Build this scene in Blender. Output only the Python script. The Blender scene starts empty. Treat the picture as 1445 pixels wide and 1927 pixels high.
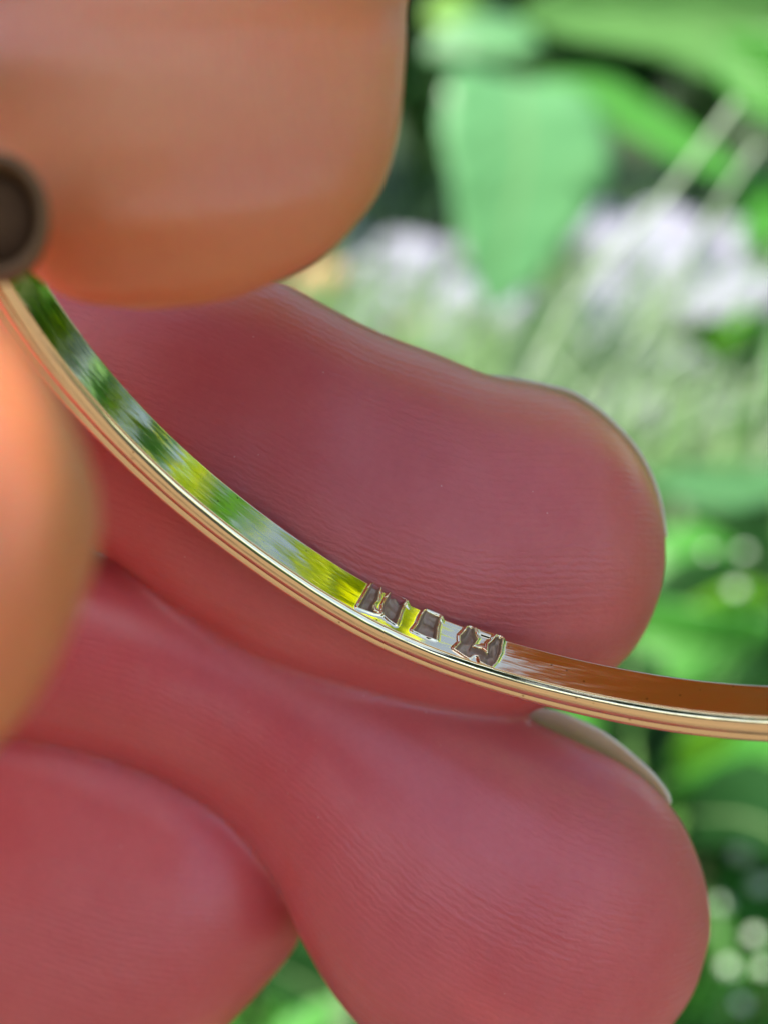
import bpy, bmesh, math, random
import numpy as np
from mathutils import Vector, Matrix
random.seed(7); rng = np.random.default_rng(7)
SC = bpy.context.scene
COL = SC.collection

# ------------------------------------------------------------------ camera, sky, sun, exposure
# one unit is one centimetre
CAM_H, PITCH, FOCUS = 16.0, math.radians(22), 7.08
W0, H0 = 1445.0, 1927.0
K = 3.6 / 7.0 / W0
CAM = Vector((0, 0, CAM_H))
F = Vector((0, math.cos(PITCH), -math.sin(PITCH)))
U = Vector((0, math.sin(PITCH), math.cos(PITCH)))
R = Vector((1, 0, 0))
cd = bpy.data.cameras.new('camera')
cam = bpy.data.objects.new('camera', cd); COL.objects.link(cam)
cam.matrix_world = Matrix((( R.x, U.x, -F.x, CAM.x), (R.y, U.y, -F.y, CAM.y), (R.z, U.z, -F.z, CAM.z), (0, 0, 0, 1)))
cd.sensor_fit = 'HORIZONTAL'; cd.sensor_width = 36; cd.lens = 70
cd.clip_start = 0.05; cd.clip_end = 3000
cd.dof.use_dof = True; cd.dof.focus_distance = FOCUS; cd.dof.aperture_fstop = 0.32
SC.camera = cam

SUN_AZ, SUN_EL = math.radians(226), math.radians(61)
wd = bpy.data.worlds.new('World'); SC.world = wd; wd.use_nodes = True
sky = wd.node_tree.nodes.new('ShaderNodeTexSky'); sky.sky_type = 'NISHITA'; sky.sun_disc = False
sky.sun_elevation = SUN_EL; sky.sun_rotation = SUN_AZ
bg = [n for n in wd.node_tree.nodes if n.type == 'BACKGROUND'][0]
wd.node_tree.links.new(sky.outputs[0], bg.inputs[0]); bg.inputs[1].default_value = 0.13
sd = bpy.data.lights.new('sun', 'SUN'); sun = bpy.data.objects.new('sun', sd); COL.objects.link(sun)
sd.energy = 4.0; sd.angle = math.radians(0.5); sd.color = (1, .93, .82)
SUND = Vector((math.sin(SUN_AZ)*math.cos(SUN_EL), math.cos(SUN_AZ)*math.cos(SUN_EL), math.sin(SUN_EL)))
sun.rotation_euler = SUND.to_track_quat('Z', 'Y').to_euler()
SC.view_settings.view_transform = 'Standard'; SC.view_settings.look = 'None'
SC.view_settings.gamma = 1; SC.view_settings.exposure = 1.3
SC.cycles.max_bounces = 8; SC.cycles.transmission_bounces = 4
SC.cycles.caustics_reflective = False; SC.cycles.caustics_refractive = False

# ------------------------------------------------------------------ helpers
def at(px, py, d):
    """the place in the garden seen in direction (px, py) at depth d"""
    px, py, d = float(px), float(py), float(d)
    return CAM + d * (F + (px - W0/2)*K*R - (py - H0/2)*K*U)
def cs(x, y, d):
    return CAM + float(x)*R + float(y)*U + float(d)*F
def ground_hit(px, py, z=0.0):
    dr = F + (px - W0/2)*K*R - (py - H0/2)*K*U
    d = (z - CAM.z) / dr.z
    return CAM + d*dr, d
def tag(o, label=None, cat=None, group=None, kind=None):
    if label: o['label'] = label
    if cat: o['category'] = cat
    if group: o['group'] = group
    if kind: o['kind'] = kind
    return o
def empty(name, loc):
    o = bpy.data.objects.new(name, None); COL.objects.link(o); o.location = loc; o.empty_display_size = .2
    return o
def mesh_obj(name, verts, faces, mat, parent=None, smooth=True, origin=None):
    verts = np.asarray(verts, float)
    o0 = np.array(origin) if origin is not None else np.zeros(3)
    me = bpy.data.meshes.new(name)
    me.from_pydata((verts - o0).tolist(), [], [list(map(int, f)) for f in faces]); me.update()
    if smooth: me.polygons.foreach_set('use_smooth', [True]*len(me.polygons))
    if mat: me.materials.append(mat)
    o = bpy.data.objects.new(name, me); COL.objects.link(o)
    o.location = o0
    if parent:
        o.parent = parent; o.location = Vector(o0) - parent.location
    return o
def catmull(P, n):
    P = np.asarray(P, float); m = len(P)
    Q = np.vstack([2*P[0]-P[1], P, 2*P[-1]-P[-2]])
    out = []
    for t in np.linspace(0, m-1-1e-9, n):
        i = int(t); u = t-i
        p0, p1, p2, p3 = Q[i], Q[i+1], Q[i+2], Q[i+3]
        out.append(.5*((2*p1)+(-p0+p2)*u+(2*p0-5*p1+4*p2-p3)*u*u+(-p0+3*p1-3*p2+p3)*u**3))
    return np.array(out)
def grid_faces(nu, nv, wrap=False):
    fs = []
    for i in range(nu-1):
        for j in range(nv if wrap else nv-1):
            k = (j+1) % nv
            fs.append((i*nv+j, i*nv+k, (i+1)*nv+k, (i+1)*nv+j))
    return fs

# ------------------------------------------------------------------ materials
def new_mat(name):
    m = bpy.data.materials.new(name); m.use_nodes = True
    nt = m.node_tree
    b = [n for n in nt.nodes if n.type == 'BSDF_PRINCIPLED'][0]
    return m, nt, b
def N(nt, t, **kw):
    n = nt.nodes.new(t)
    for k, v in kw.items():
        if k in n.inputs: n.inputs[k].default_value = v
        else: setattr(n, k, v)
    return n
def ramp(nt, fac, stops):
    r = nt.nodes.new('ShaderNodeValToRGB')
    while len(r.color_ramp.elements) < len(stops): r.color_ramp.elements.new(.5)
    for e, (p, c) in zip(r.color_ramp.elements, stops):
        e.position = p; e.color = (*c, 1) if len(c) == 3 else c
    nt.links.new(fac, r.inputs[0]); return r.outputs[0]
def mixc(nt, f, a, b, mode='MIX'):
    m = nt.nodes.new('ShaderNodeMix'); m.data_type = 'RGBA'; m.blend_type = mode
    for s, v in ((0, f), (6, a), (7, b)):
        if hasattr(v, 'node'): nt.links.new(v, m.inputs[s])
        else: m.inputs[s].default_value = v if s == 0 else (*v, 1)
    return m.outputs[2]
def math_(nt, op, a, b=0.0, c=None):
    m = nt.nodes.new('ShaderNodeMath'); m.operation = op
    for i, v in enumerate((a, b) if c is None else (a, b, c)):
        if hasattr(v, 'node'): nt.links.new(v, m.inputs[i])
        else: m.inputs[i].default_value = v
    return m.outputs[0]
def objco(nt):
    return nt.nodes.new('ShaderNodeTexCoord').outputs['Object']
def noise(nt, vec, scale, detail=3, rough=.5):
    n = N(nt, 'ShaderNodeTexNoise', Scale=scale, Detail=detail, Roughness=rough)
    nt.links.new(vec, n.inputs['Vector']); return n.outputs['Fac']
def scaled(nt, vec, s):
    m = nt.nodes.new('ShaderNodeVectorMath'); m.operation = 'MULTIPLY'
    nt.links.new(vec, m.inputs[0]); m.inputs[1].default_value = s; return m.outputs[0]
def bump(nt, h, strength, dist, normal=None):
    b = N(nt, 'ShaderNodeBump', Strength=strength, Distance=dist)
    nt.links.new(h, b.inputs['Height'])
    if normal: nt.links.new(normal, b.inputs['Normal'])
    return b.outputs[0]

def skin_material():
    m, nt, b = new_mat('skin')
    fc = nt.nodes.new('ShaderNodeAttribute'); fc.attribute_name = 'fc'
    tan_lit_w = nt.nodes.new('ShaderNodeAttribute'); tan_lit_w.attribute_name = 'tan'
    rm_ = nt.nodes.new('ShaderNodeAttribute'); rm_.attribute_name = 'rm'; rm_ = rm_.outputs['Fac']
    oc = objco(nt)
    mott = noise(nt, oc, 2.2, 4, .6)
    fine = noise(nt, oc, 26, 3, .6)
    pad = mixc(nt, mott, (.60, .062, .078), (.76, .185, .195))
    dors_lit = mixc(nt, mott, (.78, .235, .058), (.86, .36, .125))  # tan skin, brightened to carry the light on the index
    c = mixc(nt, tan_lit_w.outputs['Fac'], pad, dors_lit)
    c = mixc(nt, math_(nt, 'MULTIPLY', fine, .22), c, (.34, .02, .025))
    big = noise(nt, oc, .9, 2, .5)
    c = mixc(nt, math_(nt, 'MULTIPLY', math_(nt, 'GREATER_THAN', big, -1), math_(nt, 'MULTIPLY', big, .35)), c, (.68, .19, .19))
    # ridges along the finger, broken by finer crossing noise
    warp = N(nt, 'ShaderNodeTexNoise', Scale=3.0, Detail=2)
    nt.links.new(fc.outputs['Vector'], warp.inputs['Vector'])
    wv = scaled(nt, warp.outputs['Color'], (.12, .12, 0))
    addv = nt.nodes.new('ShaderNodeVectorMath'); addv.operation = 'ADD'
    nt.links.new(fc.outputs['Vector'], addv.inputs[0]); nt.links.new(wv, addv.inputs[1])
    st = noise(nt, scaled(nt, addv.outputs[0], (4, 32, 1)), 1.0, 3, .55)
    st2 = noise(nt, scaled(nt, addv.outputs[0], (16, 56, 1)), 1.0, 3, .6)
    wav = N(nt, 'ShaderNodeTexWave', bands_direction='Y', Scale=9.0, Distortion=4.0, Detail=2.0); wav.inputs['Detail Scale'].default_value = 2.0
    nt.links.new(fc.outputs['Vector'], wav.inputs['Vector'])
    ridge = math_(nt, 'ADD', math_(nt, 'MULTIPLY', st, .45), math_(nt, 'ADD', math_(nt, 'MULTIPLY', st2, .4), math_(nt, 'MULTIPLY', wav.outputs['Fac'], .15)))
    c = mixc(nt, math_(nt, 'MULTIPLY', math_(nt, 'MULTIPLY', math_(nt, 'SUBTRACT', ridge, .6), .4), rm_), c, (.66, .15, .15))
    # little pale flakes of dry skin and dust
    vo = N(nt, 'ShaderNodeTexVoronoi', Scale=9.0); nt.links.new(oc, vo.inputs['Vector'])
    fl = math_(nt, 'LESS_THAN', vo.outputs['Distance'], .045)
    fl = math_(nt, 'MULTIPLY', fl, math_(nt, 'GREATER_THAN', noise(nt, oc, 5, 2), .52))
    c = mixc(nt, math_(nt, 'MULTIPLY', fl, .3), c, (.85, .66, .60))
    nt.links.new(c, b.inputs['Base Color'])
    b.inputs['Roughness'].default_value = .34
    b.inputs['Specular IOR Level'].default_value = .5
    b.inputs['Subsurface Weight'].default_value = 1.0
    b.inputs['Subsurface Radius'].default_value = (1.0, .28, .16)
    b.inputs['Subsurface Scale'].default_value = .12
    h = bump(nt, math_(nt, 'MULTIPLY', ridge, rm_), .9, .008)
    cr = N(nt, 'ShaderNodeTexVoronoi', Scale=13.0, feature='DISTANCE_TO_EDGE'); nt.links.new(scaled(nt, addv.outputs[0], (1, 2.2, 1)), cr.inputs['Vector'])
    h = bump(nt, math_(nt, 'MULTIPLY', math_(nt, 'MINIMUM', cr.outputs['Distance'], .12), rm_), .16, .012, h)
    pores = noise(nt, oc, 60, 2, .6)
    h = bump(nt, pores, .25, .004, h)
    nt.links.new(h, b.inputs['Normal'])
    return m
def nail_material():
    m, nt, b = new_mat('nail')
    oc = objco(nt)
    c = mixc(nt, noise(nt, oc, 6, 3), (.62, .44, .34), (.72, .58, .46))
    nt.links.new(c, b.inputs['Base Color'])
    b.inputs['Roughness'].default_value = .28
    b.inputs['Subsurface Weight'].default_value = .8
    b.inputs['Subsurface Radius'].default_value = (.5, .4, .25); b.inputs['Subsurface Scale'].default_value = .3
    nt.links.new(bump(nt, noise(nt, scaled(nt, oc, (40, 4, 4)), 1, 2), .3, .004), b.inputs['Normal'])
    return m
def gold_material():
    m, nt, b = new_mat('gold')
    at_ = nt.nodes.new('ShaderNodeAttribute'); at_.attribute_name = 'bc'
    b.inputs['Metallic'].default_value = 1
    c = mixc(nt, noise(nt, scaled(nt, at_.outputs['Vector'], (3, 30, 1)), 1, 3), (.95, .76, .46), (.97, .82, .56))
    oc = objco(nt)
    spk = N(nt, 'ShaderNodeTexVoronoi', Scale=22.0); nt.links.new(oc, spk.inputs['Vector'])
    dots = math_(nt, 'MULTIPLY', math_(nt, 'LESS_THAN', spk.outputs['Distance'], .12), math_(nt, 'GREATER_THAN', noise(nt, oc, 9, 2), .55))
    c = mixc(nt, math_(nt, 'MULTIPLY', dots, .75), c, (.32, .2, .1))
    nt.links.new(c, b.inputs['Base Color'])
    r = math_(nt, 'MULTIPLY_ADD', noise(nt, scaled(nt, at_.outputs['Vector'], (2, 16, 1)), 1, 3), .08, .03)
    sp_ = nt.nodes.new('ShaderNodeSeparateXYZ'); nt.links.new(at_.outputs['Vector'], sp_.inputs[0])
    r = math_(nt, 'ADD', r, math_(nt, 'MULTIPLY', math_(nt, 'GREATER_THAN', sp_.outputs[1], .285), .16))
    nt.links.new(r, b.inputs['Roughness'])
    # waviness of the hand polish and fine lengthwise scratches
    w1 = noise(nt, scaled(nt, at_.outputs['Vector'], (2.6, 7, 1)), 1, 2)
    w2 = noise(nt, scaled(nt, at_.outputs['Vector'], (6, 70, 1)), 1, 3)
    h = bump(nt, w1, .16, .02); h = bump(nt, w2, .06, .006, h)
    nt.links.new(h, b.inputs['Normal'])
    return m
def simple_metal(name, col, rough, nscale=30, bstr=.6, bd=.008, metal=.85):
    m, nt, b = new_mat(name); oc = objco(nt)
    b.inputs['Metallic'].default_value = metal
    c = mixc(nt, noise(nt, oc, nscale, 4, .7), tuple(x*.45 for x in col), col)
    nt.links.new(c, b.inputs['Base Color']); b.inputs['Roughness'].default_value = rough
    nt.links.new(bump(nt, noise(nt, oc, nscale*1.3, 3), bstr, bd), b.inputs['Normal'])
    return m
def leaf_material(name, c1, c2, tr, trw=.4, rough=.38, scale=.6):
    m, nt, b = new_mat(name); oc = objco(nt)
    f = noise(nt, oc, scale, 4, .6)
    c = mixc(nt, f, c1, c2)
    uv = nt.nodes.new('ShaderNodeAttribute'); uv.attribute_name = 'lc'
    sep = nt.nodes.new('ShaderNodeSeparateXYZ'); nt.links.new(uv.outputs['Vector'], sep.inputs[0])
    av = math_(nt, 'ABSOLUTE', sep.outputs[1])
    vein = math_(nt, 'SINE', math_(nt, 'MULTIPLY', math_(nt, 'SUBTRACT', sep.outputs[0], math_(nt, 'MULTIPLY', av, .35)), 60))
    mid = math_(nt, 'LESS_THAN', av, .035)
    c = mixc(nt, math_(nt, 'MULTIPLY', mid, .5), c, (.35, .5, .22))
    nt.links.new(c, b.inputs['Base Color']); b.inputs['Roughness'].default_value = rough
    b.inputs['Specular IOR Level'].default_value = .12 if name == 'dark_leaf' else .45
    nt.links.new(bump(nt, vein, .3, .03), b.inputs['Normal'])
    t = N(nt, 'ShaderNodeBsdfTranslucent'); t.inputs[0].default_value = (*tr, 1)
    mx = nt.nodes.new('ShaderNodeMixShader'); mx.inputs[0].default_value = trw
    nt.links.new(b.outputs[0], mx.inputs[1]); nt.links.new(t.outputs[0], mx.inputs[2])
    out = [n for n in nt.nodes if n.type == 'OUTPUT_MATERIAL'][0]
    nt.links.new(mx.outputs[0], out.inputs[0])
    return m
def plain(name, stops, scale, rough=.8, bstr=.5, bd=.1, spec=.3):
    m, nt, b = new_mat(name); oc = objco(nt)
    c = ramp(nt, noise(nt, oc, scale, 5, .65), stops)
    nt.links.new(c, b.inputs['Base Color']); b.inputs['Roughness'].default_value = rough
    b.inputs['Specular IOR Level'].default_value = spec
    nt.links.new(bump(nt, noise(nt, oc, scale*3, 4, .6), bstr, bd), b.inputs['Normal'])
    return m

M = dict(
    skin=skin_material(), nail=nail_material(), gold=gold_material(),
    mark=simple_metal('stamped_recess', (.56, .38, .26), .5, 30, .5, .006, .35),  # brown recess metal; the shade inside is put into the colour
    collet=simple_metal('collet_reflected_brown', (.24, .12, .045), .5, 8, .15, .01, .35),  # gold browned: reflections of the fingers put into its colour
    leaf=leaf_material('leaf', (.06, .28, .035), (.12, .40, .07), (.22, .66, .08), .4),
    mint=leaf_material('mint_sheen_leaf', (.13, .36, .15), (.2, .46, .2), (.25, .65, .25), .4, .32),  # leaf paled to mint: surface sheen put into its colour
    lime=leaf_material('lime_leaf', (.16, .38, .03), (.25, .5, .05), (.45, .85, .06), .5),
    sunny=leaf_material('sunlit_lime_leaf', (.26, .42, .02), (.4, .55, .03), (.92, 1, .04), .7),  # lime copy with the sun glowing through put into its colour
    fresh=leaf_material('fresh_leaf', (.17, .42, .12), (.24, .5, .16), (.3, .65, .18), .4, .34),
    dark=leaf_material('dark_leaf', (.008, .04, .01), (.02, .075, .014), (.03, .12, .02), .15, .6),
    grass=leaf_material('grass_blade', (.18, .38, .12), (.36, .52, .27), (.4, .64, .25), .4, .4, .25),
    straw=plain('straw', [(.3, (.26, .36, .22)), (.7, (.4, .5, .36))], 1.5, .5),
    stem=plain('stem', [(.3, (.08, .2, .04)), (.7, (.16, .32, .08))], 1.5, .5),
    stone=plain('stone', [(.25, (.20, .20, .27)), (.5, (.31, .31, .40)), (.75, (.42, .41, .50))], 1.1, .75, .7, .08),
    clay=plain('clay', [(.3, (.42, .2, .1)), (.7, (.6, .34, .2))], 1.3, .85, .6, .06),
    bounce_path=plain('sandy_bounce_path', [(.3, (.12, .086, .058)), (.55, (.185, .137, .095)), (.75, (.25, .195, .14))], .8, .95, .6, .1),
    soil=plain('soil', [(.3, (.012, .022, .008)), (.55, (.035, .06, .018)), (.75, (.09, .11, .05))], .35, .95, 1, .25),
    drop=None)
mt, nt_, b_ = new_mat('glint_drop'); M['drop'] = mt
b_.inputs['Base Color'].default_value = (.55, .68, .5, 1); b_.inputs['Roughness'].default_value = .12  # pale base colour stands in for the glint of wet leaves
b_.inputs['Specular IOR Level'].default_value = .9
mg, nt_, b_ = new_mat('gem'); M['gem'] = mg
nt_.links.new(mixc(nt_, noise(nt_, objco(nt_), 9, 3), (.05, .022, .01), (.11, .055, .022)), b_.inputs['Base Color'])
b_.inputs['Roughness'].default_value = .7; b_.inputs['Specular IOR Level'].default_value = .1

# ------------------------------------------------------------------ ground
def build_ground():
    xs = np.concatenate([np.linspace(-1500, -62, 26)[:-1], np.linspace(-60, 60, 121), np.linspace(62, 1500, 26)[1:]])
    ys = np.concatenate([np.linspace(-1500, -42, 26)[:-1], np.linspace(-40, 110, 151), np.linspace(112, 1500, 26)[1:]])
    X, Y = np.meshgrid(xs, ys, indexing='ij')
    Z = .5*np.sin(X*.31+1)*np.sin(Y*.27) + .3*np.sin(X*.83+Y*.6) + rng.normal(0, .12, X.shape) - .3
    return tag(mesh_obj('ground', np.stack([X, Y, Z], -1).reshape(-1, 3), grid_faces(len(xs), len(ys)), M['soil']), kind='structure')
build_ground()
def build_bounce_path():  # unseen path added to bounce warm light onto the fingers
    xs = np.linspace(-70, 70, 60); ys = np.linspace(-46, 15, 40); V = []
    for x in xs:
        for j, y in enumerate(ys):
            e = .9*math.sin(x*.4)+.5*math.sin(x*1.1) if j in (0, len(ys)-1) else 0
            V.append((x, y+e, .75+rng.normal(0, .05) if 0 < j < len(ys)-1 else -1.5))
    tag(mesh_obj('bounce_path', V, grid_faces(len(xs), len(ys)), M['bounce_path']), kind='structure')
build_bounce_path()

# ------------------------------------------------------------------ leaves and plants
def leaf(spine, widths, mat, parent, tilt=0.0, fold=.18, roll=0.0, wav=.03, nu=28, nv=11, name='leaf', blunt=None):
    """a leaf blade: spine of points in the garden, half widths along it, side direction turned by tilt"""
    S = catmull([list(p) for p in spine], nu); Wd = np.maximum(catmull([[w] for w in widths], nu)[:, 0], .004)
    V, A = [], []
    view = np.array(F)
    for i in range(nu):
        t = S[min(i+1, nu-1)] - S[max(i-1, 0)]; t /= np.linalg.norm(t)+1e-9
        n = view - t*(view@t); n /= np.linalg.norm(n)+1e-9
        s = np.cross(t, n)
        a = tilt + roll*i/nu
        side = s*math.cos(a) + n*math.sin(a); up = np.cross(t, side)
        for j in range(nv):
            v = j/(nv-1)*2-1
            V.append(S[i] + side*v*Wd[i] + up*(fold*abs(v)*Wd[i] + wav*Wd[i]*math.sin(i*1.1+v*3)*abs(v)))
            A.append((i/nu, v, 0))
    o = mesh_obj(name, V, grid_faces(nu, nv), mat, parent, origin=np.array(V).mean(0))
    at2 = o.data.attributes.new('lc', 'FLOAT_VECTOR', 'POINT'); at2.data.foreach_set('vector', np.array(A).ravel())
    s = o.modifiers.new('thickness', 'SOLIDIFY'); s.thickness = .03
    return o
def tube(pts, radii, mat, parent, name, n=8, m=24):
    P = catmull([list(p) for p in pts], m); r = catmull([[x] for x in radii], m)[:, 0]
    V = []
    for i in range(m):
        t = P[min(i+1, m-1)]-P[max(i-1, 0)]; t /= np.linalg.norm(t)+1e-9
        a = np.cross(t, [0.3, .2, 1.]); a /= np.linalg.norm(a)+1e-9; b = np.cross(t, a)
        for j in range(n):
            th = j/n*2*math.pi; V.append(P[i]+max(r[i], .004)*(math.cos(th)*a+math.sin(th)*b))
    fs = grid_faces(m, n, True) + [tuple(range(n))[::-1], tuple((m-1)*n+j for j in range(n))]
    return mesh_obj(name, V, fs, mat, parent, origin=np.array(V).mean(0))
def pxw(w, d): return w*K*d

def plant(name, label, cat, root, leaves, group=None):
    """root: ground point; leaves: list of dict(spine px, half widths px, mat, tilt..)"""
    e = empty(name, root); tag(e, label, cat, group)
    for L in leaves:
        sp = [at(*p) for p in L['s']]
        d = L['s'][0][2]
        leaf(sp, [pxw(w, d) for w in L['w']], L.get('m', M['leaf']), e, L.get('tilt', 0), L.get('fold', .18), L.get('roll', 0))
        b = sp[0]
        k = L.get('bend', 1.5)
        midp = Vector((root[0]*.4+b.x*.6, root[1]*.4+b.y*.6, b.z*.6))
        tube([root, midp, b], [.16, .13, .09], M['stem'], e, 'stem')
    return e
def gp(px, py):
    p, d = ground_hit(px, py); return Vector((p.x, p.y, -.3))

plant('broad_leaf_plant', 'plant whose large bright green leaf fills the top right corner', 'plant', gp(1700, 900),
    [dict(s=[(1560, 60, 40), (1420, 40, 40), (1250, 25, 40.5), (1100, 18, 41), (985, 25, 41.5)], w=[150, 135, 82, 62, 22], m=M['fresh'], tilt=.5),
     dict(s=[(1640, 190, 39), (1540, 180, 39.5), (1430, 130, 40), (1330, 60, 40.5)], w=[20, 70, 75, 10], m=M['leaf'], tilt=.4)])
plant('broad_leaf_plant', 'plant with the pale mint hanging leaf left of the blurred grass stalks', 'plant', gp(1080, 560),
    [dict(s=[(975, 150, 46), (980, 200, 45.4), (985, 300, 45), (965, 400, 44.7), (945, 500, 44.5), (925, 585, 44.5)], w=[120, 152, 165, 125, 75, 8], m=M['mint'], tilt=.25, fold=.08),
     dict(s=[(1010, 170, 46.5), (1120, 180, 46.5), (1200, 225, 46.5), (1300, 285, 46.5), (1400, 335, 46.5)], w=[26, 42, 44, 38, 12], m=M['leaf'], tilt=.3)])
plant('broad_leaf_plant', 'small plant with soft green leaf at the top beside the fingertip', 'plant', gp(900, 420),
    [dict(s=[(800, 100, 52), (880, 70, 52), (960, 72, 52), (1010, 80, 52)], w=[10, 44, 40, 10], m=M['mint'], tilt=.2),
     dict(s=[(800, 30, 56), (850, 25, 56), (905, 30, 56)], w=[14, 44, 8], m=M['lime'], tilt=.2)])
plant('broad_leaf_plant', 'plant with bright green folded leaf just above the band on the right', 'plant', gp(1480, 1400),
    [dict(s=[(1500, 1230, 27), (1400, 1225, 27.3), (1300, 1215, 27.6), (1200, 1180, 28), (1130, 1170, 28)], w=[60, 84, 88, 60, 12], m=M['leaf'], tilt=.3, fold=.3),
     dict(s=[(1490, 1120, 29), (1430, 1180, 29), (1400, 1260, 29)], w=[16, 50, 14], m=M['lime'], tilt=.6),
     dict(s=[(1480, 900, 33), (1390, 915, 33), (1300, 910, 33), (1215, 900, 33)], w=[30, 40, 34, 8], m=M['mint'], tilt=.2)])
plant('broad_leaf_plant', 'plant with glowing lime leaf under the band at the right edge', 'plant', gp(1600, 1700),
    [dict(s=[(1500, 1390, 25), (1410, 1400, 25.3), (1330, 1420, 25.5), (1270, 1440, 26)], w=[40, 70, 66, 10], m=M['lime'], tilt=.3),
     dict(s=[(1460, 1330, 27), (1380, 1360, 27), (1280, 1385, 27.3)], w=[14, 34, 8], m=M['lime'], tilt=.3)])
plant('broad_leaf_plant', 'plant with dark green leaf showing in the gap between the lower fingertips', 'plant', gp(560, 2100),
    [dict(s=[(760, 2000, 22), (650, 1900, 22), (560, 1840, 22.3), (470, 1800, 22.5)], w=[40, 110, 90, 10], m=M['dark'], tilt=.3),
     dict(s=[(520, 2050, 21), (560, 1960, 21.3), (640, 1880, 21.6)], w=[30, 60, 8], m=M['leaf'], tilt=1.0)])

# leafy garden plants round about, also what the polished metal mirrors
def bush(root, hgt, spread, n, mats, label, group=None, name='garden_plant', lw=1.1, ll=3.6):
    e = empty(name, root); tag(e, label, 'plant', group)
    r = random.Random(int(root[0]*13+root[1]*7+hgt*31))
    for i in range(n):
        a = r.uniform(0, 2*math.pi); rr = spread*math.sqrt(r.random()); hh = hgt*r.uniform(.35, 1)
        b = Vector((root[0]+rr*.6*math.cos(a), root[1]+rr*.6*math.sin(a), hh))
        o = Vector((math.cos(a), math.sin(a), r.uniform(-.2, .5))); L = ll*r.uniform(.7, 1.3)
        sp = [b, b+o*L*.5+Vector((0, 0, .25*L*r.random())), b+o*L+Vector((0, 0, -.3*L*r.random()))]
        w = lw*r.uniform(.7, 1.25)
        leaf(sp, [w*.3, w, w*.05], r.choice(mats), e, r.uniform(-.5, .5)+1.0*(r.random() < .4), .2, nu=9, nv=5)
        if i % 3 == 0:
            tube([Vector(root), Vector((root[0]*.6+b.x*.4, root[1]*.6+b.y*.4, hh*.6)), b], [.14, .1, .06], M['stem'], e, 'stem', 5, 6)
    return e
G = 'leafy plants growing round the stones'
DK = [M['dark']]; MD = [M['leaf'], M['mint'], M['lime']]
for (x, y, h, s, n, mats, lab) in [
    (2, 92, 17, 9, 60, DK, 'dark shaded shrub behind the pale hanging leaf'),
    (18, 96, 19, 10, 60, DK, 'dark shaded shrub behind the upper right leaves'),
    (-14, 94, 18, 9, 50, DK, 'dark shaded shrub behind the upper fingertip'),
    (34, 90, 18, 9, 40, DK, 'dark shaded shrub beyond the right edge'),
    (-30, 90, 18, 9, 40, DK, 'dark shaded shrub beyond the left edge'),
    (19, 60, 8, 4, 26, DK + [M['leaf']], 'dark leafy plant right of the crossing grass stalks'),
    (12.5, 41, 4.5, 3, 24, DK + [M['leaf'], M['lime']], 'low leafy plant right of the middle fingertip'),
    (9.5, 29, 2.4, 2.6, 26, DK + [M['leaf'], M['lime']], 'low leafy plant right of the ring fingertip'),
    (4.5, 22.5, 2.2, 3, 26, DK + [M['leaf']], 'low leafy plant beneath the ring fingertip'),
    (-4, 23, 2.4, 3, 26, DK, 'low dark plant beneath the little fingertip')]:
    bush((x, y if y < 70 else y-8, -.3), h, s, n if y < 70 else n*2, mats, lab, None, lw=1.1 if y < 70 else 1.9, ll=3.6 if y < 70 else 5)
for (x, y, h, s, n) in [(-36, -18, 40, 10, 60), (-30, -4, 34, 8, 50), (26, 22, 14, 5, 30), (30, 4, 10, 6, 30), (16, 10, 11, 4, 26), (-28, 12, 16, 6, 26), (0, -30, 16, 8, 30)]:  # the tall left pair is added to block sky light
    bush((x, y, -.3), h, s, n, MD, 'leafy green plant growing outside the picture', 'leafy plants outside the picture')

# unseen branch added overhead to keep the sun off most of the hand, and one of lime leaves up on the right
def branch(label, targets, dist, keep, mats, n, lw, ll, seed, root):
    r = random.Random(seed); c0 = sum((cs(*t) for t in targets), Vector())/len(targets) + SUND*dist
    e = empty('unseen_branch', c0); tag(e, label, 'branch')
    e1 = SUND.orthogonal().normalized(); e2 = SUND.cross(e1); cnt = 0
    kp = [(cs(*k[:3]), k[3]) for k in keep]
    tube([c0, c0+(Vector(root)-c0)*.5+Vector((0, 0, 3)), Vector(root)], [.2, .35, .6], M['stem'], e, 'twig', 6, 12)
    for i in range(n*6):
        if cnt >= n: break
        t = r.choice(targets)
        p = cs(*t)+SUND*(dist+r.uniform(-5, 5))+e1*r.gauss(0, .38)+e2*r.gauss(0, .38)
        a = r.uniform(0, 6.283); dr = e1*math.cos(a)+e2*math.sin(a); L = ll*r.uniform(.8, 1.2)
        bad = False
        for k, rad_ in kp:
            for f in (-.45, 0, .45):
                v = p+dr*L*f-k; v = v-SUND*v.dot(SUND)
                if v.length < rad_+lw*.7*(1-abs(f)): bad = True
        if bad: continue
        w = lw*r.uniform(.8, 1.2)
        leaf([p-dr*L*.5, p+SUND*.2, p+dr*L*.5], [w*.3, w, w*.05], r.choice(mats), e, 0 if abs(dr.dot(F)) > .6 else r.uniform(-.2, .2), .15, nu=9, nv=5); cnt += 1
    return e
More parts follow.
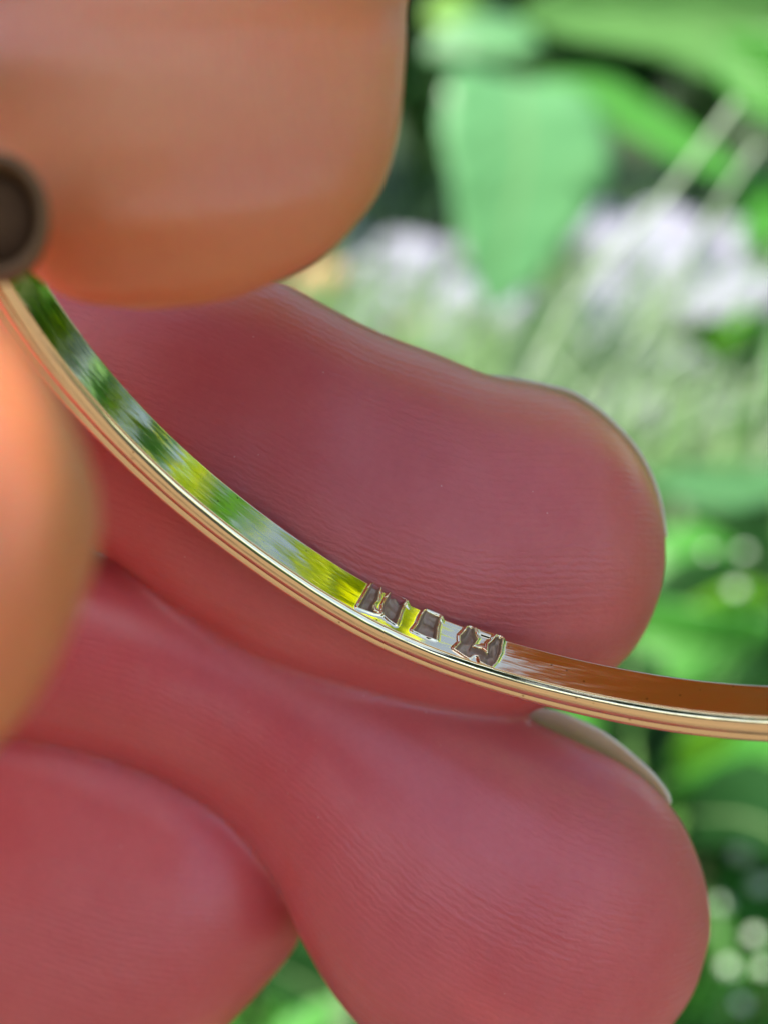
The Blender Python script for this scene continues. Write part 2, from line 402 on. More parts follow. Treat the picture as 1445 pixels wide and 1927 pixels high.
branch('added leafy branch overhead to shade the fingers, outside the picture',
    [(-.6, 1.2, 7.4), (.1, .5, 7.2), (.9, .2, 7.2), (1.1, -.4, 7.3), (.2, -.6, 7.1), (-.5, -.9, 7.6), (.3, -1.6, 7.4), (1.1, -1.5, 7.5), (.8, -2.2, 7.5), (.4, -2.3, 7.4), (0, -2.2, 7.5), (.6, -2.4, 7.4), (.2, -2.5, 7.4), (.2, -3, 7.5), (-.2, -2.9, 7.6), (.7, -2.9, 7.5), (-2, -2.0, 7.9), (-1.9, -1.6, 7.8), (-2.1, -2.5, 7.9), (-1.9, -2.3, 7.8), (-2.2, -1.8, 7.9), (1.2, .3, 7.3), (-.3, 1.6, 5.5), (-.9, 1.6, 5.5), (.1, 2.0, 5.6), (-.9, 2.2, 5.6), (1.35, -.2, 7.4), (1.0, .45, 7.3), (1.2, .2, 7.3), (1.3, 0, 7.3), (.8, .55, 7.3), (1.35, -1.2, 7.5), (1.4, -1.6, 7.6), (1.4, -1.9, 7.6), (-.4, -2.0, 7.6), (-1.2, -1.7, 7.8), (-1.7, -2.3, 7.8), (-1.1, -1.0, 7.8),
     (.3, -.7, 7), (1.8, -.9, 6.8)], 60,
    [(-1.25, .1, 4.1, .6), (-1.15, -.5, 4.1, .6)], [M['leaf'], M['dark']], 225, .75, 2.4, 5, (-62, -50, 95))

branch('added fine leaved branch to dapple the sun on the thumb, outside the picture',
    [(-1.5, .5, 4.1), (-1.3, .2, 4.1), (-1.2, -.2, 4.1), (-1.0, -.5, 4.1), (-1.4, -.5, 4.1), (-1.3, -.9, 4.1)], 88, [], [M['dark'], M['leaf']], 13, .16, .8, 9, (-70, -60, 120))  # unseen branch added to dim the sunlight on the thumb

for (x, y) in [(-70, -150), (-150, -110), (-180, -20)]:  # unseen trees added to darken the left sky and direct the light
    bush((x, y, -.3), 190, 62, 130, [M['dark']], 'added light-blocking dark tree behind the camera on the left, outside the picture', 'added trees outside the picture on the left', lw=10, ll=34)
for (x, y) in [(42, 2), (46, 18), (42, 34)]:
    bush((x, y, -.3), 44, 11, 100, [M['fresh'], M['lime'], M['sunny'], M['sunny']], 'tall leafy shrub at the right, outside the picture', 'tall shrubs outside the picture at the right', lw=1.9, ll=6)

# ------------------------------------------------------------------ stones
import mathutils.noise as mn
def stone(px, py, wpx, mat, label, group, k, flat=.7):
    p, d = ground_hit(px, py)
    r = pxw(wpx, d)*.5
    bm = bmesh.new(); bmesh.ops.create_icosphere(bm, subdivisions=3, radius=1)
    off = Vector((k*3.1, k*1.7, k*.9))
    rot = Matrix.Rotation(k*1.3, 3, 'Z')
    for v in bm.verts:
        c = v.co.copy(); s = 1+.34*mn.noise(c*1.1+off)+.1*mn.noise(c*3+off)
        v.co = rot @ Vector((c.x*s*r, c.y*s*r*.8, c.z*s*r*flat))
    me = bpy.data.meshes.new('stone'); bm.to_mesh(me); bm.free()
    me.polygons.foreach_set('use_smooth', [True]*len(me.polygons)); me.materials.append(mat)
    o = bpy.data.objects.new('stone', me); COL.objects.link(o); o.location = (p.x, p.y, r*flat*.35)
    tag(o, label, 'stone', group); return o
SG = 'pale stones lying among the grass'
for k, (px, py, w, lab) in enumerate([
    (790, 520, 169, 'pale lavender stone just right of the upper fingertip'),
    (1090, 470, 195, 'pale stone below the tip of the mint leaf'),
    (1235, 520, 273, 'large whitish stone behind the long blurred stalk'),
    (1410, 500, 169, 'whitish stone at the right edge above a dark gap'),
    (1400, 640, 299, 'largest pale stone low at the right edge'),
    (985, 620, 156, 'grey stone above the middle finger joint'),
    (880, 600, 143, 'pale grey stone left of the grass tuft'),
    (1130, 650, 156, 'pale stone half hidden by grass above the middle fingertip'),
    (690, 520, 90, 'small pale stone at the edge of the upper fingertip'),
    (1250, 700, 110, 'grey stone beneath the crossing grass blades'),
    (1330, 790, 110, 'pale stone in the green right of the middle fingertip'),
    (1410, 900, 90, 'small grey stone at the right edge below the largest stone')]):
    stone(px, py, w, M['stone'], lab, SG, k+1)
for k in range(26):
    px, py = random.uniform(620, 1500), random.uniform(440, 800)
    stone(px, py, random.uniform(60, 150), M['stone'], 'pale rounded stone among the blurred pebbles and grass', 'small blurred pebbles in the grass', 60+k)
for k, (px, py, w, lab) in enumerate([(600, 545, 110, 'orange brown clay lump beside the upper fingertip'),
    (790, 645, 100, 'orange brown clay lump above the middle finger'), (700, 575, 80, 'small tan clay lump between the two brown ones')]):
    stone(px, py, w, M['clay'], lab, 'clay lumps on the ground', k+31)

def twig_leaves(label, pts, mats, n, spread, lw, ll, seed):
    r = random.Random(seed); P = catmull([list(p) for p in pts], 30)
    e = empty('unseen_branch', P[0]); tag(e, label, 'branch')
    tube(pts, [.4]+[.15]*(len(pts)-1), M['stem'], e, 'twig', 6, 16)
    for i in range(n):
        b = Vector(P[r.randrange(8, 30)])+Vector((r.gauss(0, spread), r.gauss(0, spread), r.gauss(0, spread)))
        a = r.uniform(0, 6.283); o = Vector((math.cos(a), math.sin(a), r.uniform(-.6, .2))); L = ll*r.uniform(.7, 1.3)
        leaf([b, b+o*L*.5+Vector((0, 0, .3)), b+o*L-Vector((0, 0, .3))], [lw*.3, lw, lw*.05], r.choice(mats), e, r.uniform(-.6, .6), .2, nu=9, nv=5)
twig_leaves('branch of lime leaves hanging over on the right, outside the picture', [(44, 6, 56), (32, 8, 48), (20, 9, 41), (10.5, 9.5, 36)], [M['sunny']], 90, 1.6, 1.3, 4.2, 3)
twig_leaves('added broad branch to shade the shrubs at the back, above the picture', [(-60, 70, 40), (-30, 80, 33), (0, 82, 31), (25, 82, 31), (60, 78, 36)], [M['dark'], M['leaf']], 240, 5.5, 3.0, 9, 8)  # unseen branch added to keep the back shrubs in shade
twig_leaves('branch of green leaves at the right, outside the picture', [(56, 20, 8), (44, 18, 16), (34, 16, 20), (26, 15, 24)], [M['leaf'], M['mint'], M['dark'], M['lime']], 60, 4, 1.5, 4.8, 4)

# ------------------------------------------------------------------ grass
def blades(name, spots, mat, hmin, hmax, wmin, wmax, lean=(.35, .1)):
    V, Fs, A = [], [], []
    for (x, y, z) in spots:
        h = random.uniform(hmin, hmax); w = random.uniform(wmin, wmax)*.5
        a = random.uniform(0, math.pi); l = h*random.uniform(.2, .9)
        lx = lean[0]+random.gauss(0, .5); ly = lean[1]+random.gauss(0, .5)
        b = len(V)
        for i in range(5):
            t = i/4; ww = w*(1-t)**.6 if i < 4 else .004
            c = np.array([x+lx*l*t*t, y+ly*l*t*t, z+h*t*(1-.25*t)])
            s = np.array([math.cos(a), math.sin(a), 0])*ww
            V += [c-s, c+s]; A += [(t, -.5, 0), (t, .5, 0)]
        for i in range(4):
            Fs.append((b+2*i, b+2*i+1, b+2*i+3, b+2*i+2))
    o = mesh_obj(name, V, Fs, mat); o['kind'] = 'stuff'
    at2 = o.data.attributes.new('lc', 'FLOAT_VECTOR', 'POINT'); at2.data.foreach_set('vector', np.array(A).ravel())
    return o
sp = []
for _ in range(900):
    p, d = ground_hit(random.uniform(500, 1600), random.uniform(560, 1050))
    sp.append((p.x, p.y, -.3))
tag(blades('grass', sp, M['grass'], 2.0, 6.0, .16, .4, (.6, 0)), 'bright green grass growing up between the stones', 'grass')
sp = []
for _ in range(4500):
    x, y = random.uniform(-45, 60), random.uniform(-40, 90)
    if (abs(x) < 26 and 17 < y < 75) or (y < 16 and abs(x) < 71): continue
    sp.append((x, y, -.3))
tag(blades('grass', sp, M['grass'], 2.0, 6.5, .2, .5), 'green lawn around the planted patch', 'grass')
sp = []
for _ in range(900):
    p, d = ground_hit(random.uniform(300, 1700), random.uniform(1000, 2000))
    sp.append((p.x, p.y, -.3))
tag(blades('low_grass', sp, M['leaf'], .6, 2.2, .12, .3), 'short dark green grass low at the right below the band', 'grass')

sp = []
for _ in range(70):
    p, d = ground_hit(random.uniform(880, 1480), random.uniform(720, 1080))
    sp.append((p.x, p.y, -.3))
tag(blades('tall_grass', sp, M['straw'], 5, 10, .2, .34, (.55, -.1)), 'tall pale grass leaning right in front of the stones', 'grass')

def stalk(pts, w, label):
    o = tube([at(*p) for p in pts], [w, w, w*.8][:len(pts)] if len(pts) == 3 else [w]*len(pts), M['straw'], None, 'grass_stalk', 6, 12)
    return tag(o, label, 'grass stalk', 'pale grass stalks crossing the right background')
stalk([(1385, 190, 21), (1240, 385, 21.3), (1080, 560, 21.6), (960, 780, 22), (840, 1000, 22.4)], .055, 'long pale blurred grass stalk slanting from the large top leaf')
stalk([(1425, 275, 22), (1330, 420, 22.4), (1210, 620, 22.8), (1100, 820, 23.2)], .045, 'second pale grass stalk near the right edge, fainter and shorter')

# drops in a pale colour that paints glints on the low plants
DG = 'pale drops standing for glints on the low plants'
for k, (px, py, d, r) in enumerate([(1400, 1480, 24, .14), (1393, 1602, 23.5, .15), (1432, 1662, 23.5, .15), (1360, 1702, 23.5, .1),
    (1420, 1762, 23, .1), (1372, 1822, 23, .11), (1436, 1822, 23, .1), (1345, 1600, 24, .07), (1330, 1040, 32, .12), (1400, 1040, 31, .1), (1385, 1110, 30, .12), (1425, 1545, 24, .1), (1395, 1890, 22, .09)]):
    bm = bmesh.new(); bmesh.ops.create_uvsphere(bm, u_segments=16, v_segments=10, radius=r*1.2)
    for v in bm.verts: v.co.z *= .85
    me = bpy.data.meshes.new('glint_drop'); bm.to_mesh(me); bm.free(); me.materials.append(M['drop'])
    me.polygons.foreach_set('use_smooth', [True]*len(me.polygons))
    o = bpy.data.objects.new('glint_drop', me); COL.objects.link(o); o.location = at(px, py, d)
    tag(o, 'round pale dewdrop on the low green plants at the right edge', 'glint_drop', DG)

# ------------------------------------------------------------------ the hand
FING = {}
def loft(name, st, n=44, m=36):
    """st: (x_top, y_top, x_bottom, y_bottom, depth, half thickness) stations along a finger"""
    S = catmull(st, n); V = []; C = []
    for i, (tx, ty, bx, by, d, h) in enumerate(S):
        T = np.array(at(tx, ty, d)); B = np.array(at(bx, by, d)); c = (T+B)/2; a = (T-B)/2
        ray = c-np.array(CAM); ray /= np.linalg.norm(ray); b = -ray*max(h, .01)
        C.append((c, a, b))
        for j in range(m):
            t = 2*math.pi*j/m; V.append(c+a*math.cos(t)+b*math.sin(t))
    FING[name] = C
    return V, grid_faces(n, m, True)+[tuple(range(m)), tuple((n-1)*m+j for j in range(m))[::-1]]
def rtube(pts, radii, n=24, m=28):
    P = catmull(pts, n); r = catmull([[x] for x in radii], n)[:, 0]; V = []
    for i in range(n):
        t = P[min(i+1, n-1)]-P[max(i-1, 0)]; t /= np.linalg.norm(t)
        a = np.cross(t, np.array(F)); a /= np.linalg.norm(a); b = np.cross(t, a)
        for j in range(m):
            th = j/m*2*math.pi; V.append(P[i]+r[i]*(math.cos(th)*a+math.sin(th)*b))
    return V, grid_faces(n, m, True)+[tuple(range(m)), tuple((n-1)*m+j for j in range(m))[::-1]]
pieces = []
pieces.append(loft('middle', [(-900, 330, -900, 930, 8.3, .7), (-300, 420, -300, 900, 8.1, .66), (0, 468, -30, 970, 8.0, .66), (250, 503, 190, 1040, 7.9, .66), (430, 522, 330, 1140, 7.85, .68),
    (530, 532, 470, 1235, 7.85, .7), (620, 578, 590, 1288, 7.85, .72), (720, 628, 700, 1325, 7.85, .72), (820, 665, 800, 1345, 7.85, .72), (920, 706, 900, 1351, 7.85, .70),
    (1000, 724, 985, 1344, 7.85, .66), (1080, 750, 1070, 1312, 7.85, .6), (1150, 800, 1150, 1265, 7.86, .52), (1205, 868, 1205, 1205, 7.88, .40), (1240, 950, 1240, 1125, 7.9, .22), (1252, 1010, 1252, 1062, 7.9, .07)]))
pieces.append(loft('ring', [(-900, 900, -900, 1500, 8.6, .7), (-300, 950, -330, 1400, 8.45, .64), (50, 1000, -60, 1380, 8.35, .62), (300, 1070, 230, 1435, 8.25, .62), (520, 1150, 415, 1535, 8.2, .64), (700, 1220, 512, 1645, 8.1, .68),
    (850, 1285, 565, 1765, 8.05, .72), (975, 1345, 640, 1890, 8.02, .74), (1085, 1396, 740, 1985, 8.0, .74), (1180, 1444, 870, 2045, 8.0, .72), (1244, 1497, 1010, 2065, 8.0, .66),
    (1290, 1560, 1130, 2040, 8.0, .54), (1322, 1640, 1230, 1970, 8.0, .38), (1335, 1705, 1300, 1880, 8.02, .2), (1337, 1760, 1328, 1800, 8.02, .05)]))
pieces.append(loft('little', [(-900, 1500, -900, 2000, 8.90, .6), (-400, 1220, -450, 1950, 8.75, .6), (-100, 1250, -180, 2010, 8.70, .6), (100, 1285, 0, 2050, 8.62, .64), (270, 1360, 150, 2070, 8.58, .66), (400, 1432, 280, 2040, 8.55, .66),
    (495, 1512, 380, 1975, 8.55, .58), (540, 1620, 460, 1900, 8.55, .42), (565, 1700, 530, 1820, 8.55, .2), (568, 1745, 562, 1775, 8.55, .05)]))
pieces.append(loft('index', [(1350, -900, 330, -1000, 7.6, .75), (1450, -560, 200, -640, 6.9, .74), (1080, -260, -10, -340, 6.35, .72), (900, -140, -150, -180, 6.2, .71), (778, -30, -150, -20, 6.25, .66), (764, 90, -150, 100, 6.07, .62), (751, 240, -120, 270, 5.93, .56), (720, 350, -70, 380, 5.86, .49), (670, 422, -10, 450, 5.83, .42),
    (605, 486, 50, 505, 5.82, .33), (520, 532, 105, 548, 5.82, .25), (425, 566, 160, 570, 5.82, .14), (300, 582, 250, 581, 5.82, .04)]))
pieces.append(loft('thumb', [(-1500, 700, -1000, 2200, 5.2, .7), (-900, 700, -550, 1850, 4.9, .62), (-450, 580, -230, 1600, 4.6, .58), (-200, 545, -60, 1455, 4.5, .56), (-60, 562, 30, 1365, 4.46, .52), (40, 630, 95, 1272, 4.44, .46), (110, 735, 150, 1152, 4.44, .36),
    (165, 852, 182, 1052, 4.44, .2), (188, 930, 190, 985, 4.44, .05)]))
# the rest of the hand, to the left of the picture
def c3(*p): return np.array(cs(*p))
pieces.append(rtube([c3(-3.6, .9, 8.2), c3(-5.2, 1.5, 8.8), c3(-7.5, 1.6, 9.0), c3(-12, .6, 9)], [.7, .85, 1.1, 1.3]))
pieces.append(rtube([c3(-3.6, -.8, 8.5), c3(-5.2, -.4, 9.0), c3(-7.5, 0, 9.1), c3(-12, -.2, 9)], [.65, .8, 1.1, 1.3]))
pieces.append(rtube([c3(-3.6, -2.6, 8.7), c3(-5.2, -2.3, 9.0), c3(-7.5, -1.6, 9.0), c3(-12, -1, 9)], [.6, .75, 1.0, 1.2]))
pieces.append(rtube([c3(.25, 4.9, 7.5), c3(-.6, 6.2, 8.8), c3(-2.6, 6.2, 9.4), c3(-5, 4.6, 9.2), c3(-7.5, 3.0, 9.0), c3(-12, 1.2, 9)], [.78, .8, .82, .95, 1.1, 1.3]))
pieces.append(rtube([c3(-2.6, -1.1, 5.2), c3(-4.2, -1.5, 5.2), c3(-6.5, -1.7, 6.0), c3(-9, -1.6, 7.2), c3(-12, -1, 8.6)], [.85, 1.35, 2.0, 2.2, 2.0]))
pieces.append(rtube([c3(-7, .5, 9.0), c3(-10, 0, 8.9), c3(-14, -.4, 8.9), c3(-18, -1, 9.2)], [2.0, 2.6, 2.5, 2.3]))
V, Fs = [], []
for v, f in pieces:
    b = len(V); V += [list(x) for x in v]; Fs += [[i+b for i in q] for q in f]
tmp = mesh_obj('hand_base', V, Fs, None)
bm = bmesh.new(); bm.from_mesh(tmp.data); bmesh.ops.recalc_face_normals(bm, faces=bm.faces); bm.to_mesh(tmp.data); bm.free()
rm = tmp.modifiers.new('remesh', 'REMESH'); rm.mode = 'VOXEL'; rm.voxel_size = .024
sm = tmp.modifiers.new('smooth', 'SMOOTH'); sm.factor = .5; sm.iterations = 4
dg = bpy.context.evaluated_depsgraph_get(); dg.update()
hm = bpy.data.meshes.new_from_object(tmp.evaluated_get(dg)); hm.name = 'hand'
bpy.data.objects.remove(tmp)
nv = len(hm.vertices); co = np.empty(nv*3); hm.vertices.foreach_get('co', co); co = co.reshape(-1, 3)
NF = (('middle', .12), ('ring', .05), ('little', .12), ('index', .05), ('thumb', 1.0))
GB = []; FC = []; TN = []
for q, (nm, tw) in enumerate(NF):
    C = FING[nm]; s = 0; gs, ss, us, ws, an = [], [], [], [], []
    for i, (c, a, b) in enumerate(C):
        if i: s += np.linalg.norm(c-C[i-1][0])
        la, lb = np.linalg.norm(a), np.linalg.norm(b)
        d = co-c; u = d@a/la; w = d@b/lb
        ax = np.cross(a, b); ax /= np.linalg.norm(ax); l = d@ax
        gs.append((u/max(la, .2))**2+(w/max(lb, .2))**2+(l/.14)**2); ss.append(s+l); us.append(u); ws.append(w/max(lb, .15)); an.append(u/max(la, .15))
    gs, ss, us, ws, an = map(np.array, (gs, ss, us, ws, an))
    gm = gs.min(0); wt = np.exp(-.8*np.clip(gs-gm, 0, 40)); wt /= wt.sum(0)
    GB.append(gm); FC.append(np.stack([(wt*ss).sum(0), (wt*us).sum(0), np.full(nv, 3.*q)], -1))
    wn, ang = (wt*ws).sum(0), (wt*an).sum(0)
    t = np.full(nv, tw)  # edge tan below: dorsal skin with pale lit rims painted in
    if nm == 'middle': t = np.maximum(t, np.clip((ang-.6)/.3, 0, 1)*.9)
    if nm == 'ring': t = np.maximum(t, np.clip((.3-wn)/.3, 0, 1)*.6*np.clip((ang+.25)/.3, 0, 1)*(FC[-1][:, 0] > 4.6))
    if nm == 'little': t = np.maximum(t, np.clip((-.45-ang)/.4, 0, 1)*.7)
    if nm == 'index': t = t+.95*np.clip((ss.max()-1.25-FC[-1][:, 0])/1.5, 0, 1)  # tan growing up the index: light on its top painted into the colour
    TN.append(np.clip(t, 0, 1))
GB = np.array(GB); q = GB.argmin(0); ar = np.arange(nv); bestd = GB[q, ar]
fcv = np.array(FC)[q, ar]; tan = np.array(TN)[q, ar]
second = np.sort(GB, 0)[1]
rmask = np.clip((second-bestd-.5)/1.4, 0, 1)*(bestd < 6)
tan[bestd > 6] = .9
# soften the tone borders over the mesh
ne = len(hm.edges); ed = np.empty(ne*2, int); hm.edges.foreach_get('vertices', ed); ed = ed.reshape(-1, 2)
deg = np.bincount(ed.ravel(), minlength=nv)
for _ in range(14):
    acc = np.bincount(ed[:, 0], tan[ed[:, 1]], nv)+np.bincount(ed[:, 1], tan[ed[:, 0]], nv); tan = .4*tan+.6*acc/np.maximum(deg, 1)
# flesh pressed together: ease the folds between neighbouring fingers
fold_w = np.clip(1-(second-bestd-.02)/.9, 0, 1)*(second < 4.5)*(co @ np.array(F) > -99)
for _ in range(6):
    fold_w = .5*fold_w+.5*(np.bincount(ed[:, 0], fold_w[ed[:, 1]], nv)+np.bincount(ed[:, 1], fold_w[ed[:, 0]], nv))/np.maximum(deg, 1)
for _ in range(15):
    avg = np.stack([np.bincount(ed[:, 0], co[ed[:, 1], k], nv)+np.bincount(ed[:, 1], co[ed[:, 0], k], nv) for k in range(3)], -1)/np.maximum(deg, 1)[:, None]
    co = co+(.6*fold_w)[:, None]*(avg-co)
hm.vertices.foreach_set('co', co.ravel()); hm.update()
a1 = hm.attributes.new('fc', 'FLOAT_VECTOR', 'POINT'); a1.data.foreach_set('vector', fcv.ravel())
a3 = hm.attributes.new('rm', 'FLOAT', 'POINT'); a3.data.foreach_set('value', rmask)
a2 = hm.attributes.new('tan', 'FLOAT', 'POINT'); a2.data.foreach_set('value', tan)
hm.polygons.foreach_set('use_smooth', [True]*len(hm.polygons)); hm.materials.clear(); hm.materials.append(M['skin'])
hand = bpy.data.objects.new('hand', hm); COL.objects.link(hand)
tag(hand, 'pink hand with curled fingers holding the thin gold band', 'hand')

def nail(edge, d, back, dd, label=None, n=30, rows=10):
    """a nail plate: free edge along the pixels of edge at depth d, growing back (px shift, depth dd)"""
    E = catmull([(x, y, d) for x, y in edge], n); V = []
    for r in range(rows):
        t = r/(rows-1)
        for i in range(n):
            c = 1-(2*i/(n-1)-1)**2
            x, y, z = E[i]
            V.append(at(x+back[0]*t, y+back[1]*t, z+dd*t-.10*c*math.sin(t*2.2)*0))
    o = mesh_obj('nail', V, grid_faces(rows, n), M['nail'], hand)
    s = o.modifiers.new('thickness', 'SOLIDIFY'); s.thickness = .022; s.offset = 0
    b = o.modifiers.new('round', 'BEVEL'); b.width = .008; b.segments = 2
    if label: o['label'] = label
    return o
nail([(985, 1332), (1040, 1338), (1090, 1356), (1140, 1382), (1195, 1425), (1232, 1460), (1256, 1492), (1262, 1512)], 7.92, (-150, 160), 1.0, 'pale translucent nail edge of the ring finger')
nail([(905, 706), (960, 712), (1030, 725), (1085, 742), (1150, 790), (1205, 853), (1240, 930), (1254, 1010)], 7.98, (-120, 90), 1.0)

# ------------------------------------------------------------------ the ring
RC = np.array([.720591, .917128, 4.97878]); RA = np.array([-.539672, -1.126862, -1.0]); RA /= np.linalg.norm(RA)
RR, RW, RT = 2.595, .217, .186
e_ = np.cross(RA, [0, 1, 0]); e_ /= np.linalg.norm(e_); f_ = np.cross(RA, e_)
P0 = 2.151116
def rad(phi): return RR+.045*np.exp(-((phi-.05)/.24)**2)
def ringp(phi, dr, ax):
    p = RC+ax*RA+(rad(phi)+dr)*(math.cos(phi+P0)*e_+math.sin(phi+P0)*f_)
    return np.array(cs(*p))
def px_to_band(px, py):
    d = np.array([(px-W0/2)*K, -(py-H0/2)*K, 1.0]); lo, best = None, 9
    for o in np.linspace(-.32, .08, 801):
        s = ((RC+o*RA)@RA)/(d@RA); q = d*s-RC-o*RA
        ph = (math.atan2(q@f_, q@e_)-P0+math.pi) % (2*math.pi)-math.pi
        g = abs(math.hypot(q@e_, q@f_)-rad(ph))
        if g < best: best, lo = g, (ph, o)
    return lo
def z1(pts): return [(600+x/2.89, 1000+y/2.89) for x, y in pts]
MARKS = [z1(p) for p in (
    [(213, 414), (250, 350), (285, 290), (298, 266), (322, 272), (346, 296), (330, 312), (322, 345), (318, 372), (292, 405), (300, 432), (338, 452), (300, 446), (255, 430)],
    [(345, 448), (348, 405), (372, 362), (392, 335), (425, 336), (462, 352), (492, 379), (456, 404), (440, 440), (428, 480), (418, 506), (380, 480)],
    [(512, 540), (540, 505), (552, 470), (572, 436), (602, 422), (640, 440), (672, 466), (650, 486), (640, 530), (636, 590), (600, 578), (555, 560)],
    [(738, 640), (770, 608), (768, 570), (796, 545), (808, 520), (838, 528), (842, 560), (858, 592), (834, 628), (880, 640), (916, 664), (918, 622), (950, 596), (975, 566), (1004, 566), (992, 610), (985, 665), (960, 712), (935, 738), (880, 712), (866, 676), (840, 672), (815, 690), (780, 668)])]
MK = [np.array([px_to_band(*p) for p in m]) for m in MARKS]
def sdist(P, poly):
    """signed distance (inside negative) from points (phi*R, ax) to a polygon"""
    d2 = np.full(len(P), 1e9); ins = np.zeros(len(P), bool); n = len(poly)
    for i in range(n):
        a, b = poly[i], poly[(i+1) % n]; ab = b-a; t = np.clip(((P-a)@ab)/(ab@ab+1e-12), 0, 1)
        d2 = np.minimum(d2, ((P-a-t[:, None]*ab)**2).sum(1))
        c = (a[1] > P[:, 1]) != (b[1] > P[:, 1])
        xi = a[0]+(P[:, 1]-a[1])/(b[1]-a[1]+1e-12)*ab[0]
        ins ^= c & (P[:, 0] < xi)
    d = np.sqrt(d2); d[ins] *= -1; return d
MKs = [m*np.array([RR, 1]) for m in MK]
lim0 = min(m[:, 0].min() for m in MK)-.02; lim1 = max(m[:, 0].max() for m in MK)+.02
PH = np.concatenate([np.arange(-math.pi, lim0, .014), np.arange(lim0, lim1, .0011), np.arange(lim1+.0011, math.pi, .014)])
BEV = .034
inner = [(0, x) for x in np.linspace(-RW+.012, -BEV, 52)]
prof = [(.04, -RW), (.012, -RW+.002), (.003, -RW+.006)] + inner
nin = (3, 3+len(inner))
prof += [(.002, -.038), (.006, -.025), (.014, -.014), (.026, -.006), (.042, -.002), (.056, 0)]
for g in (.098,):                      # one fine groove turned into the edge
    prof += [(g-.010, 0), (g-.003, -.006), (g+.003, -.006), (g+.010, 0)]
prof += [(.135, -.002), (.15, -.008), (.165, -.02), (.178, -.04), (RT, -.07), (RT, -RW+.07), (.178, -RW+.03), (.16, -RW+.01), (.13, -RW), (.08, -RW)]
NP = len(prof); NPH = len(PH)
pf = np.array(prof)
PP = np.stack(np.meshgrid(PH, pf[:, 1], indexing='ij'), -1)
DR = np.tile(pf[:, 0], (NPH, 1)).astype(float)
markid = np.full((NPH, NP), -1)
reg = (PH > lim0-.01) & (PH < lim1+.01)
sub = PP[reg][:, nin[0]:nin[1]].reshape(-1, 2)*np.array([RR, 1])
dd_ = np.zeros(len(sub)); mid_ = np.full(len(sub), -1)
rough = np.array([mn.noise(Vector((a*28, b*28, 0))) for a, b in sub])
for k, m in enumerate(MKs):
    s = sdist(sub, m)
    dd_ += np.where(s < 0, (.022+.014*np.clip((m[:, 0].max()-sub[:, 0])/np.ptp(m[:, 0]), 0, 1))*np.clip(-s/.012, 0, 1)*(1+.6*rough), 0) - .008*np.exp(-((s-.004)/.007)**2)*(1+.3*rough)
    mid_[s < -.001] = k
t_ = DR[reg]; t_[:, nin[0]:nin[1]] += dd_.reshape(-1, nin[1]-nin[0]); DR[reg] = t_
t_ = markid[reg]; t_[:, nin[0]:nin[1]] = mid_.reshape(-1, nin[1]-nin[0]); markid[reg] = t_
ca, sa = np.cos(PH+P0), np.sin(PH+P0); rr_ = rad(PH)
burr = np.zeros((NPH, NP))
for k, m in enumerate(MK):
    lo_, hi_ = m[m[:, 1] < m[:, 1].min()+.06][:, 0].min(), m[m[:, 1] < m[:, 1].min()+.06][:, 0].max()
    ph_w = np.clip((PH-lo_+.006)/.008, 0, 1)*np.clip((hi_+.006-PH)/.008, 0, 1)*1.0
    burr += ph_w[:, None]*np.clip((-.10-pf[:, 1])/.09, 0, 1)[None]*(np.arange(NP) < nin[1])[None]
AX = np.tile(pf[:, 1], (NPH, 1))-.013*burr; DR = DR-.008*burr*(np.arange(NP) < nin[0]+8)[None]
PC = RC + AX[..., None]*RA + (rr_[:, None]+DR)[..., None]*(ca[:, None, None]*e_+sa[:, None, None]*f_)
PWD = np.array(CAM)+PC[..., 0:1]*np.array(R)+PC[..., 1:2]*np.array(U)+PC[..., 2:3]*np.array(F)
ring_o = ringp(0, 0, 0)
ring = empty('gold_ring', ring_o)
tag(ring, 'thin polished gold ring band with tiny stamped marks inside, held between the fingertips', 'ring')
band_f = []; mark_f = {k: [] for k in range(len(MARKS))}
for i in range(NPH):
    i2 = (i+1) % NPH
    for j in range(NP):
        j2 = (j+1) % NP
        q = (i*NP+j, i2*NP+j, i2*NP+j2, i*NP+j2)
        mk = markid[i, j]
        if mk >= 0 and mk == markid[i2, j] == markid[i2, j2] == markid[i, j2]: mark_f[mk].append(q)
        else: band_f.append(q)
allv = PWD.reshape(-1, 3)
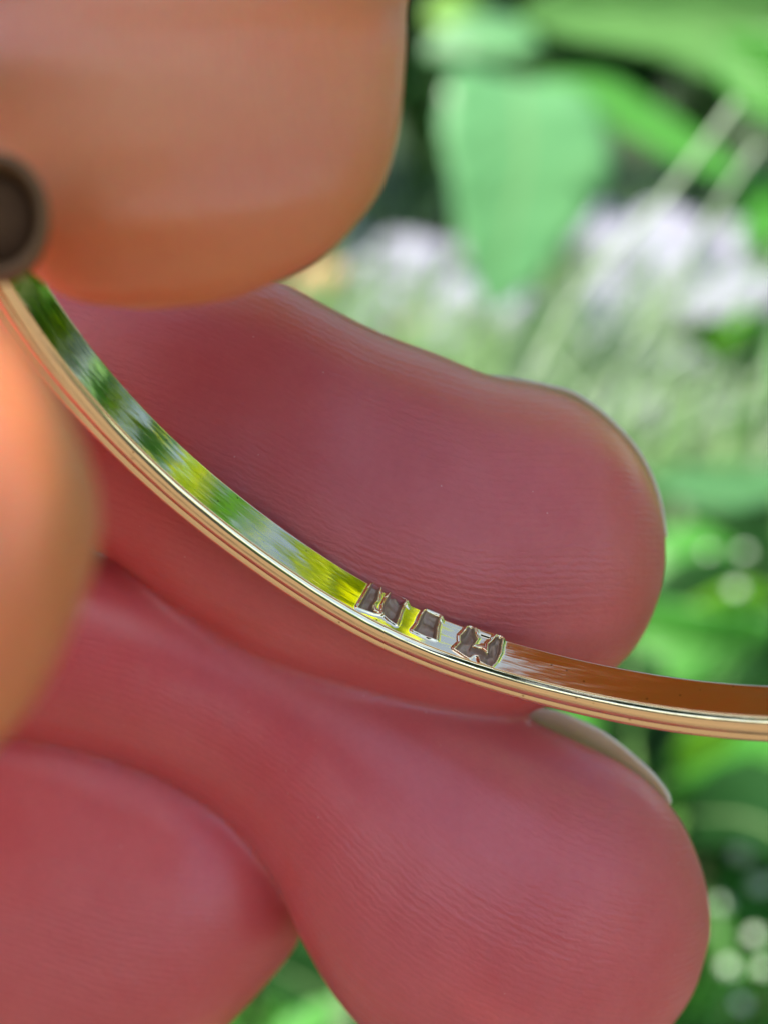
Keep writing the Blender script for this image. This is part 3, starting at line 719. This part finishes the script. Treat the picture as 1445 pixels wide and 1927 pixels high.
ATT = np.stack([np.repeat(PH[:, None]*RR, NP, 1), np.repeat(np.arange(NP)[None]*.0+np.cumsum(np.r_[0, np.hypot(*np.diff(pf, axis=0).T)])[None], NPH, 0), np.zeros((NPH, NP))], -1).reshape(-1, 3)
def sub_mesh(name, faces, mat, parent):
    f = np.array(faces); u, inv = np.unique(f.ravel(), return_inverse=True)
    o = mesh_obj(name, allv[u], inv.reshape(-1, 4), mat, parent, origin=ring_o)
    a = o.data.attributes.new('bc', 'FLOAT_VECTOR', 'POINT'); a.data.foreach_set('vector', ATT[u].ravel())
    return o
band = sub_mesh('band', band_f, M['gold'], ring)
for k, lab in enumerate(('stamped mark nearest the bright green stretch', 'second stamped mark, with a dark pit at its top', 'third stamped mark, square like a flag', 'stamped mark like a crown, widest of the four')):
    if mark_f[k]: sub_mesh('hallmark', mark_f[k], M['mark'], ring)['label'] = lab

# the round collet with its stone at the left end of the visible arc
def lathe(name, prof, c, axis, mat, parent, n=48, sx=1.0):
    axis = axis/np.linalg.norm(axis); a = np.cross(axis, np.array(U)); a /= np.linalg.norm(a); b = np.cross(axis, a)
    V = []
    for r, h in prof:
        for j in range(n):
            t = 2*math.pi*j/n; V.append(c+axis*h+r*(a*math.cos(t)*sx+b*math.sin(t)))
    o = mesh_obj(name, V, grid_faces(len(prof), n, True), mat, None, origin=c)
    o.parent = parent; o.location = Vector(c)-(parent.matrix_world.translation if parent is not ring else Vector(ring_o))
    return o
bc = np.array(at(-6, 413, 5.15)); bax = -np.array(F)+.14*np.array(R)+.05*np.array(U)
bz = lathe('collet', [(.10, -.22), (.17, -.2), (.205, -.1), (.222, 0), (.224, .05), (.215, .075), (.198, .08), (.182, .07), (.168, .04), (.16, -.02), (.10, -.06), (.0, -.07)], bc, bax, M['collet'], ring, sx=.82)
g_v = lathe('gemstone', [(.17, -.03), (.155, 0), (.11, .025), (.05, .04), (.001, .042)], bc, bax, M['gem'], ring, sx=.82)
g_v.parent = bz; g_v.location = (0, 0, 0)
